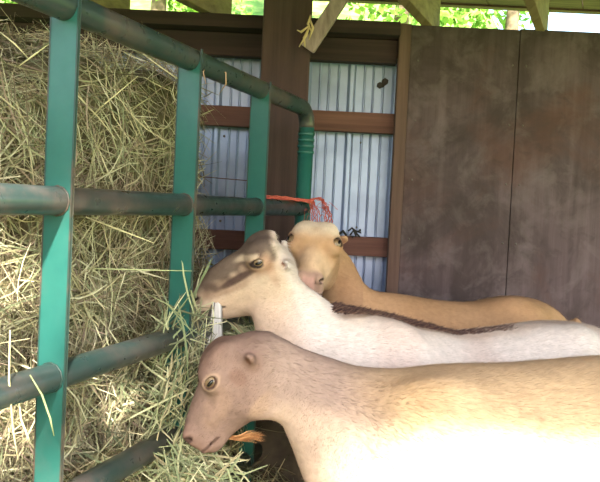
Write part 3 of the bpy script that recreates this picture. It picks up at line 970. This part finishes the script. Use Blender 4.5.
def face_common(V, fr, C, lid, dark=lin(52, 40, 38), earin=lin(96, 68, 60), earrim=None):
    u, v, w = local(V, fr)
    near = (u > 2) & (u < 135) & (np.abs(v) < 70) & (np.abs(w) < 60)
    e = np.hypot((u - 53) / 9.5, (v - 24 - 6 * fr[8]) / 6.5)
    C = mixc(C, lid, near * (np.abs(w) > 15) * (1 - sst(e, 1.0, 1.3)) * .35)
    C = mixc(C, dark, near * (np.abs(w) > 15) * (1 - sst(e, .72, 1.0)))
    nn = np.hypot((u - 116) / 6.5, (v - 3) / 4.5)
    C = mixc(C, dark, near * (np.abs(w) > 8) * (1 - sst(nn, .7, 1.1)) * .9)
    ml = -15 - (121 - u) * .16
    C = mixc(C, dark, near * (u > 94) * (1 - sst(np.abs(v - ml), .8, 2.2)) * .8)
    er = np.hypot(u - fr[7][0] - 2, v - 11)
    C = mixc(C, earin, near * (np.abs(w) > fr[7][1] - 6) * (1 - sst(er, 3.5, 6.5)))
    return C

# ---- nearest goat: brown head down in the hay, tan body, sunlit flank
YA = 1.16
def col_A(V, fr):
    u, v, w = local(V, fr)
    n = vnoise(V, 9); n2 = vnoise(V, 28); n3 = vnoise(V * [1, 1, 2.2], 5)
    head_c, neck_c = np.array(lin(128, 104, 94)), np.array(lin(144, 122, 112))
    tan, cream = np.array(lin(186, 158, 126)), np.array(lin(222, 202, 172))
    x = V[:, 0]; z = V[:, 2]
    C = np.tile(tan, (len(V), 1)).astype(float)
    C = mixc(C, cream, sst(.80 - z - .05 * (n - .5), .07, .16))
    C = mixc(C, lin(178, 140, 98), sst(n3, .55, .8) * .55 * (1 - sst(.80 - z, .1, .2)))
    nk = 1 - sst(x + .25 * (z - .75), .06, .20)
    C = mixc(C, neck_c, nk)
    C = mixc(C, lin(190, 164, 146), nk * sst(.74 - z, 0, .05) * .8)
    hm = 1 - sst(x, -.075, -.01)
    C = mixc(C, head_c, np.clip(hm, 0, 1))
    hh = hm * (u > -10)
    C = mixc(C, lin(116, 88, 76), hh * sst(v, 26, 40) * .45)
    C = mixc(C, lin(160, 130, 112), hh * blob(u, v, 72, 2, 28, 14, -.3) * .4)
    C = mixc(C, lin(170, 140, 116), hh * blob(u, v, 40, -30, 22, 9, 0) * .6)
    C = mixc(C, lin(112, 84, 72), hh * blob(u, v, 34, 6, 9, 11) * .6)
    C = mixc(C, lin(116, 88, 76), hh * blob(u, v, 14, 4, 12, 12) * .5)
    C = mixc(C, lin(120, 92, 80), hh * sst(u, 98, 118) * .55)
    C = face_common(V, fr, C, lin(190, 160, 132), lin(70, 50, 44), lin(112, 80, 66))
    return C * (1 + .14 * (n2 - .5))[:, None]
chA = [((250, 346), (262, 400), YA, .036), ((275, 340), (272, 408), YA, .038), ((303, 349), (283, 421), YA, .041), ((338, 361), (300, 440), YA, .050), ((372, 371), (322, 478), YA, .068),
       ((412, 371), (378, 545), YA + .01, .100), ((450, 366), (445, 568), YA + .01, .135), ((520, 364), (520, 588), YA + .02, .165), ((600, 358), (600, 592), YA + .03, .175),
       ((680, 354), (680, 570), YA + .04, .155), ((730, 358), (722, 520), YA + .05, .125), ((765, 385), (752, 480), YA + .05, .075)]
pO, pN = P(264, 347, YA), P(188, 440, YA - .005)
UA = (pN - pO).normalized(); VA = Vector((-.78, -.10, .625))
SA = (pN - pO).length / (121 * PX)
c1, c2 = P(428, 462, YA - .08), P(428, 462, YA + .10)
xA = P(425, 440, YA).x; xAh = P(700, 440, YA).x
goatA, LA, fA = make_goat('nearest brown-headed goat, head lowered into hay, tan body sunlit', chA,
    (pO, UA, VA, SA), [(c1, (.07, .035, .10), .07), (c2, (.07, .035, .10), .07), (P(690, 430, YA - .08), (.10, .06, .12), .05), (P(690, 430, YA + .16), (.10, .06, .12), .05)],
    ((xA, YA + .01), (xAh, YA + .04), .12), (1, .03), col_A, 70000, (1, 0, -.35), (.006, .013))
pc = LA(96, -31, 0)
ob = beard([pc + np.array([.0, -.002, .004]), pc + np.array([.02, -.004, .004]), pc + np.array([.042, -.005, .009]), pc + np.array([.064, -.006, .008])], .0065, 260,
           (lin(206, 156, 104), lin(188, 134, 86)), goatA, .004)
ob['label'] = 'ginger beard tuft sticking out behind the chin'

# ---- middle goat: white with dark striped face, head raised through the gate
YBg = 1.42
def col_B(V, fr):
    u, v, w = local(V, fr)
    n = vnoise(V, 10); n2 = vnoise(V, 30)
    white, pink = np.array(lin(210, 197, 189)), np.array(lin(190, 168, 158))
    C = np.tile(white, (len(V), 1)).astype(float)
    C = mixc(C, pink, sst(n, .45, .75) * .55)
    x = V[:, 0]; z = V[:, 2]; y = V[:, 1]
    # dark stripe along the neck crest and withers, fading on the loin
    ztop = np.interp(x, SB[:, 0], SB[:, 1]); yc = np.interp(x, SB[:, 0], SB[:, 2])
    s = (1 - sst(np.abs(y - yc + .01) + .014 * (n2 - .5), .020, .034)) * sst(z, ztop - .040 - .012 * (n2 - .5), ztop - .024) * sst(x, .07, .10) * (1 - sst(x, .29, .38))
    C = mixc(C, lin(84, 62, 54), s * .92)
    C = mixc(C, lin(190, 164, 144), (1 - sst(np.abs(y - yc), .03, .07)) * sst(z, ztop - .06, ztop - .02) * sst(x, .06, .12) * .45)
    on = (u > -30) * (1 - sst(x, -.05, .05))
    n3 = vnoise(V, 60)
    dk, or_, crm = lin(66, 52, 48), lin(160, 120, 94), lin(196, 170, 148)
    # cream face, tan round the eye
    C = mixc(C, crm, on * sst(u, -5, 20) * .9)
    C = mixc(C, or_, on * blob(u, v, 46, 22, 30, 17, -.05) * .65)
    C = mixc(C, or_, on * blob(u, v, 36, 8, 12, 24, 0) * .40)
    C = mixc(C, lin(150, 122, 102), on * blob(u, v, 88, 6, 30, 12, -.12) * .75)
    C = mixc(C, lin(200, 174, 150), on * blob(u, v, 88, -16, 30, 13, -.12) * .8)
    C = mixc(C, lin(220, 196, 172), on * blob(u, v, 62, 31, 16, 4.5, -.2) * .8)
    # dark bridge from the poll to the nose
    top = np.interp(u, HP[:, 0] / PX, HP[:, 1] / PX)
    br = sst(v - top + 14 * (n3 - .5), -18, -5) * sst(u, 6, 20) * (1 - sst(u, 108, 122) * .4) * (1 - .6 * blob(u, v, 60, 31, 14, 4, -.2))
    C = mixc(C, dk, on * np.clip(br, 0, 1) * .82)
    # dark line from the eye to the lip
    C = mixc(C, lin(70, 52, 48), on * blob(u, v, 76, 10, 22, 4.6, -.30) * .9)
    C = mixc(C, lin(110, 84, 74), on * sst(u, 114, 121) * .5)
    # pale far brow
    C = mixc(C, lin(206, 188, 176), on * blob(u, v, 44, 26, 17, 13) * (w * BS > 14) * .9)
    C = face_common(V, fr, C, lin(196, 160, 130), lin(46, 36, 34), lin(150, 110, 98))
    return C * (1 + .10 * (n2 - .5))[:, None]
YR = 1.62
chB = [((276, 264), (262, 296), YBg, .026), ((296, 278), (264, 326), YBg, .033), ((319, 295), (269, 354), YBg, .042), ((345, 311), (286, 395), YBg, .062),
       ((382, 316), (330, 440), YBg + .01, .088), ((412, 324), (398, 478), YBg + .04, .115), ((445, 332), (445, 485), YBg + .08, .135), ((500, 327), (498, 482), YBg + .13, .140),
       ((552, 321), (548, 472), YR - .02, .130), ((588, 327), (580, 440), YR + .02, .11), ((612, 348), (604, 415), YR + .04, .065)]
SB = np.array([[P(t[0], t[1], Y).x, P(t[0], t[1], Y).z, Y] for t, b, Y, w in chB[1:]])
pO, pN = P(287, 262, YBg), P(190, 297, YBg + .01)
UB = (pN - pO).normalized()
# top of the head rolled towards the camera
upB = Vector((0, 0, 1)); upB = (upB - UB * UB.dot(upB)).normalized()
VB = (Matrix.Rotation(math.radians(-20), 3, UB) @ upB)
if VB.y > 0: VB = (Matrix.Rotation(math.radians(20), 3, UB) @ upB)
WB = UB.cross(VB); BS = 1 if WB.y > 0 else -1
SBc = 1.03; RSB = .50; FSB = ((pN - pO).length / (PX * SBc) - 52 * RSB) / 69
exB = Vector((.93, .36, 0)).normalized()
xf = P(395, 380, YBg + .03); xh = P(565, 380, YR - .02)
goatB, LB, fB = make_goat('middle white goat with dark striped face, head raised through the gate', chB,
    (pO, UB, VB, SBc, FSB, RSB, 1.12, (1, 33), 1.32), [(P(392, 385, YBg - .05), (.07, .04, .11), .05), (P(565, 385, YR - .09), (.09, .05, .10), .05), (P(578, 345, YR - .08), (.03, .03, .03), .04)],
    ((xf.x, xf.y), (xh.x, xh.y), .105), (exB.x, exB.y), col_B, 70000, (1, .3, -.3), (.006, .013), sidev=(-exB.y * .5, .93, 0))
def ridge(goat, n):
    me = [o for o in goat.children if o.name.startswith('body')][0].data
    V = np.empty(len(me.vertices) * 3, dtype=np.float32); me.vertices.foreach_get('co', V); V = V.reshape(-1, 3).astype(float)
    zt = np.interp(V[:, 0], SB[:, 0], SB[:, 1]); yc = np.interp(V[:, 0], SB[:, 0], SB[:, 2])
    ok = (V[:, 0] > .075) & (V[:, 0] < .50) & (V[:, 2] > zt - .012) & (np.abs(V[:, 1] - yc + .008) < .016)
    V = V[ok]; wgt = np.where(V[:, 0] < .30, 1.0, np.clip(.45 - (V[:, 0] - .30) * 1.6, .08, .45)); wgt = wgt / wgt.sum()
    p = V[rng.choice(len(V), n, p=wgt)] + rng.normal(0, .004, (n, 3)) * [1, 1, 0]
    D = np.array([.9, .3, .12]) + rng.normal(0, .16, (n, 3)); D /= np.linalg.norm(D, axis=1, keepdims=True)
    L = rng.uniform(.009, .019, (n, 1)); S = np.cross(D, [0, 0, 1.]); S = S * .0005 + np.array([0, 0, .0004])
    Vh = np.stack([p - S - [0, 0, .002], p + S, p + D * L + [0, 0, .002]], 1).reshape(-1, 3)
    col = np.array([lin(76, 54, 50), lin(112, 86, 74), lin(60, 44, 42)])[rng.integers(0, 3, n)]
    o = link_mesh('dorsal_hair', mesh_from_arrays('dorsal_hair', Vh, np.arange(n * 3).reshape(-1, 3), np.repeat(col, 3, 0), k=3), M_hair, goat)
    o['kind'] = 'stuff'; o['label'] = 'dark brown stripe of coarse hair along the spine'
ridge(goatB, 5000)
pc = P(216, 309, 1.41)
ob = beard([pc + Vector((0, 0, .012)), pc + Vector((0, -.01, -.03)), pc + Vector((-.002, -.018, -.07)), pc + Vector((-.008, -.022, -.115))], .022, 1300,
           (lin(200, 196, 194), lin(112, 106, 104)), goatB, .006)
ob['label'] = 'long white beard with a grey streak'

# ---- far goat: tan, facing the camera between the post and the wall
YC = 1.72
def col_C(V, fr):
    u, v, w = local(V, fr)
    n = vnoise(V, 9); n2 = vnoise(V, 26)
    tan = np.array(lin(176, 138, 104))
    C = np.tile(tan, (len(V), 1)).astype(float)
    C = mixc(C, lin(160, 122, 88), sst(n, .45, .75) * .5)
    on = (V[:, 0] < .17) * (u > -20) * 1.0
    C = mixc(C, lin(172, 138, 108), on * .8)
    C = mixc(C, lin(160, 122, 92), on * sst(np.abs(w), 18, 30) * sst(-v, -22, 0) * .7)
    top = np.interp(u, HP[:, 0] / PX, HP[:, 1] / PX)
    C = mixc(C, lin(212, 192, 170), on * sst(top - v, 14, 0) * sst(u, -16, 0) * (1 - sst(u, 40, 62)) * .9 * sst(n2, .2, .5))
    C = mixc(C, lin(160, 120, 88), on * blob(u, v, 52, 20, 24, 16) * .6)
    C = mixc(C, lin(196, 168, 142), on * sst(u, 62, 86) * .5)
    C = mixc(C, lin(150, 120, 110), on * sst(u, 104, 114) * .8)
    C = mixc(C, lin(205, 160, 150), on * sst(u, 112, 120) * (1 - sst(np.abs(w), 5, 9)) * .7)
    C = face_common(V, fr, C, lin(160, 118, 88), lin(60, 44, 40), lin(120, 84, 66))
    return C * (1 + .12 * (n2 - .5))[:, None]
chC = [((322, 236), (322, 270), YC + .01, .040), ((338, 250), (330, 290), YC + .04, .046), ((352, 276), (340, 325), YC + .06, .055), ((372, 290), (352, 370), YC + .08, .075),
       ((400, 294), (385, 400), YC + .11, .10), ((435, 300), (430, 415), YC + .14, .125), ((475, 302), (472, 418), YC + .17, .13), ((512, 296), (508, 410), YC + .20, .12),
       ((536, 303), (530, 385), YC + .22, .09), ((552, 320), (545, 360), YC + .23, .05)]
pO, pN = P(319, 240, 1.67), P(309, 281, 1.51)
UC = (pN - pO).normalized()
upC = Vector((.02, 0, 1)); SCc = 1.14; FSC = max(.7, ((pN - pO).length / (PX * SCc) - 52) / 69)
xf = P(385, 350, YC + .10); xh = P(515, 350, YC + .20)
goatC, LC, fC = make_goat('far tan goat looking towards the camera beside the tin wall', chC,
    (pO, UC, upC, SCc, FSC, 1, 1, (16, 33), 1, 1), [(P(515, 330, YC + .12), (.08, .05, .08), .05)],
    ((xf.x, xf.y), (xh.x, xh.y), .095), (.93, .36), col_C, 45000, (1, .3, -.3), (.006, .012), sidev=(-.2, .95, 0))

# hay wisps held in the lips and lying before the muzzles
def wisps(name, label, c, n, Lr, dirs, spread, cat='hay wisp', pal=HAYG):
    C = np.array(c)[None] + rng.normal(0, 1, (n, 3)) * np.array(spread)
    D = np.array(dirs)[rng.integers(0, len(dirs), n)] + rng.normal(0, .28, (n, 3)); D /= np.linalg.norm(D, axis=1, keepdims=True)
    N = np.tile([0, -1., .1], (n, 1)); N -= D * (N * D).sum(1, keepdims=True); N /= np.linalg.norm(N, axis=1, keepdims=True)
    V, q, cc = strands(C, D, N, rng.uniform(*Lr, n), rng.uniform(.002, .004, n), pal, .35)
    o = link_mesh(name, mesh_from_arrays(name, V, q, cc), M_hay); tag(o, label, cat, kind='stuff')
wisps('hay_wisps', 'green-gold hay stems hanging from the lips of the white goat', P(186, 326, 1.38), 90, (.05, .13), [(-.5, 0, -.8), (.9, 0, -.3), (-.9, 0, .1), (.2, 0, -1), (1, 0, .1)], (.018, .02, .014))
wisps('hay_wisps', 'tangled hay stems behind the white goat muzzle above the brown head', P(240, 336, 1.50), 160, (.05, .12), [(-.5, 0, .8), (.9, 0, -.3), (-.6, 0, .5)], (.035, .03, .022))
wisps('hay_wisps', 'hay stems pressed round the lips of the brown goat', P(196, 474, 1.17), 130, (.05, .12), [(-.6, -.2, -.6), (.8, 0, -.3), (-.8, 0, .4), (.3, 0, -1), (.5, 0, .8)], (.03, .03, .016))
wisps('hay_wisps', 'green hay stems standing loose between the second stay and brown face', P(178, 400, 1.30), 420, (.05, .15), [(-.3, 0, -.9), (.5, 0, .8), (-.7, 0, .5), (.1, 0, 1)], (.022, .04, .10))

# ------------------------------------------------------------------ outdoors beyond the wall
M_leaf = attr_mat('tree_leaf', .55, spec=.3, trans=.35)
M_bark = plain('bark', lin(92, 78, 62), .9, col2=lin(124, 106, 84), scale=20)
LEAF = np.array([lin(120, 160, 60), lin(150, 186, 84), lin(96, 138, 52), lin(178, 200, 104), lin(132, 172, 76)])
def tree(x, y, zb, h, r, label, n=2200, name='leafy_tree'):
    t = empty(name, (x, y, zb)); tag(t, label, 'tree', 'trees beyond the back wall')
    obj('trunk', tube([(x, y, zb - .1), (x + .05, y, zb + h * .45), (x - .03, y + .05, zb + h * .8)], [.10, .07, .03], 8), M_bark, t)
    c = rng.normal(size=(9, 3)) * np.array([r * .5, r * .5, h * .18]) + np.array([x, y, zb + h * .62])
    k = rng.integers(0, 9, n)
    d = rng.normal(size=(n, 3)); d /= np.linalg.norm(d, axis=1, keepdims=True)
    p = c[k] + d * r * .5 * rng.uniform(.6, 1.05, (n, 1))
    D = rng.normal(size=(n, 3)); D /= np.linalg.norm(D, axis=1, keepdims=True)
    N = d + rng.normal(0, .5, (n, 3)); N -= D * (N * D).sum(1, keepdims=True); N /= np.linalg.norm(N, axis=1, keepdims=True)
    L = rng.uniform(.07, .14, n); S = np.cross(D, N)
    V = np.stack([p - D * L[:, None] / 2, p + S * L[:, None] * .28, p + D * L[:, None] / 2, p - S * L[:, None] * .28], 1).reshape(-1, 3)
    cc = np.repeat(LEAF[rng.integers(0, 5, n)] * rng.uniform(.8, 1.15, (n, 1)), 4, 0)
    o = link_mesh('foliage', mesh_from_arrays('foliage', V, np.arange(n * 4).reshape(-1, 4), cc), M_leaf, t); o['kind'] = 'stuff'
trees = [(-3.0, 7.2, 2.2, .8, 'light green bush tree seen over the wall at the photo left corner'),
         (-1.5, 6.6, 2.2, .75, 'light green tree seen over the wall between the two left rafters'),
         (-.35, 8.0, 2.2, .75, 'yellow-green tree seen over the wall just left of the post'),
         (.9, 7.0, 2.2, .8, 'bright green tree seen over the wall right of the grey brace'),
         (2.2, 7.6, 2.6, .7, 'bright leafy tree seen over the plywood between the right rafters'),
         (4.0, 8.6, 2.6, .8, 'pale distant tree seen over the plywood at the right corner')]
for x, y, h, r, lb in trees:
    tree(x, y, hill(x, y), h, r, lb, 2400 if x < 1.5 else 900)
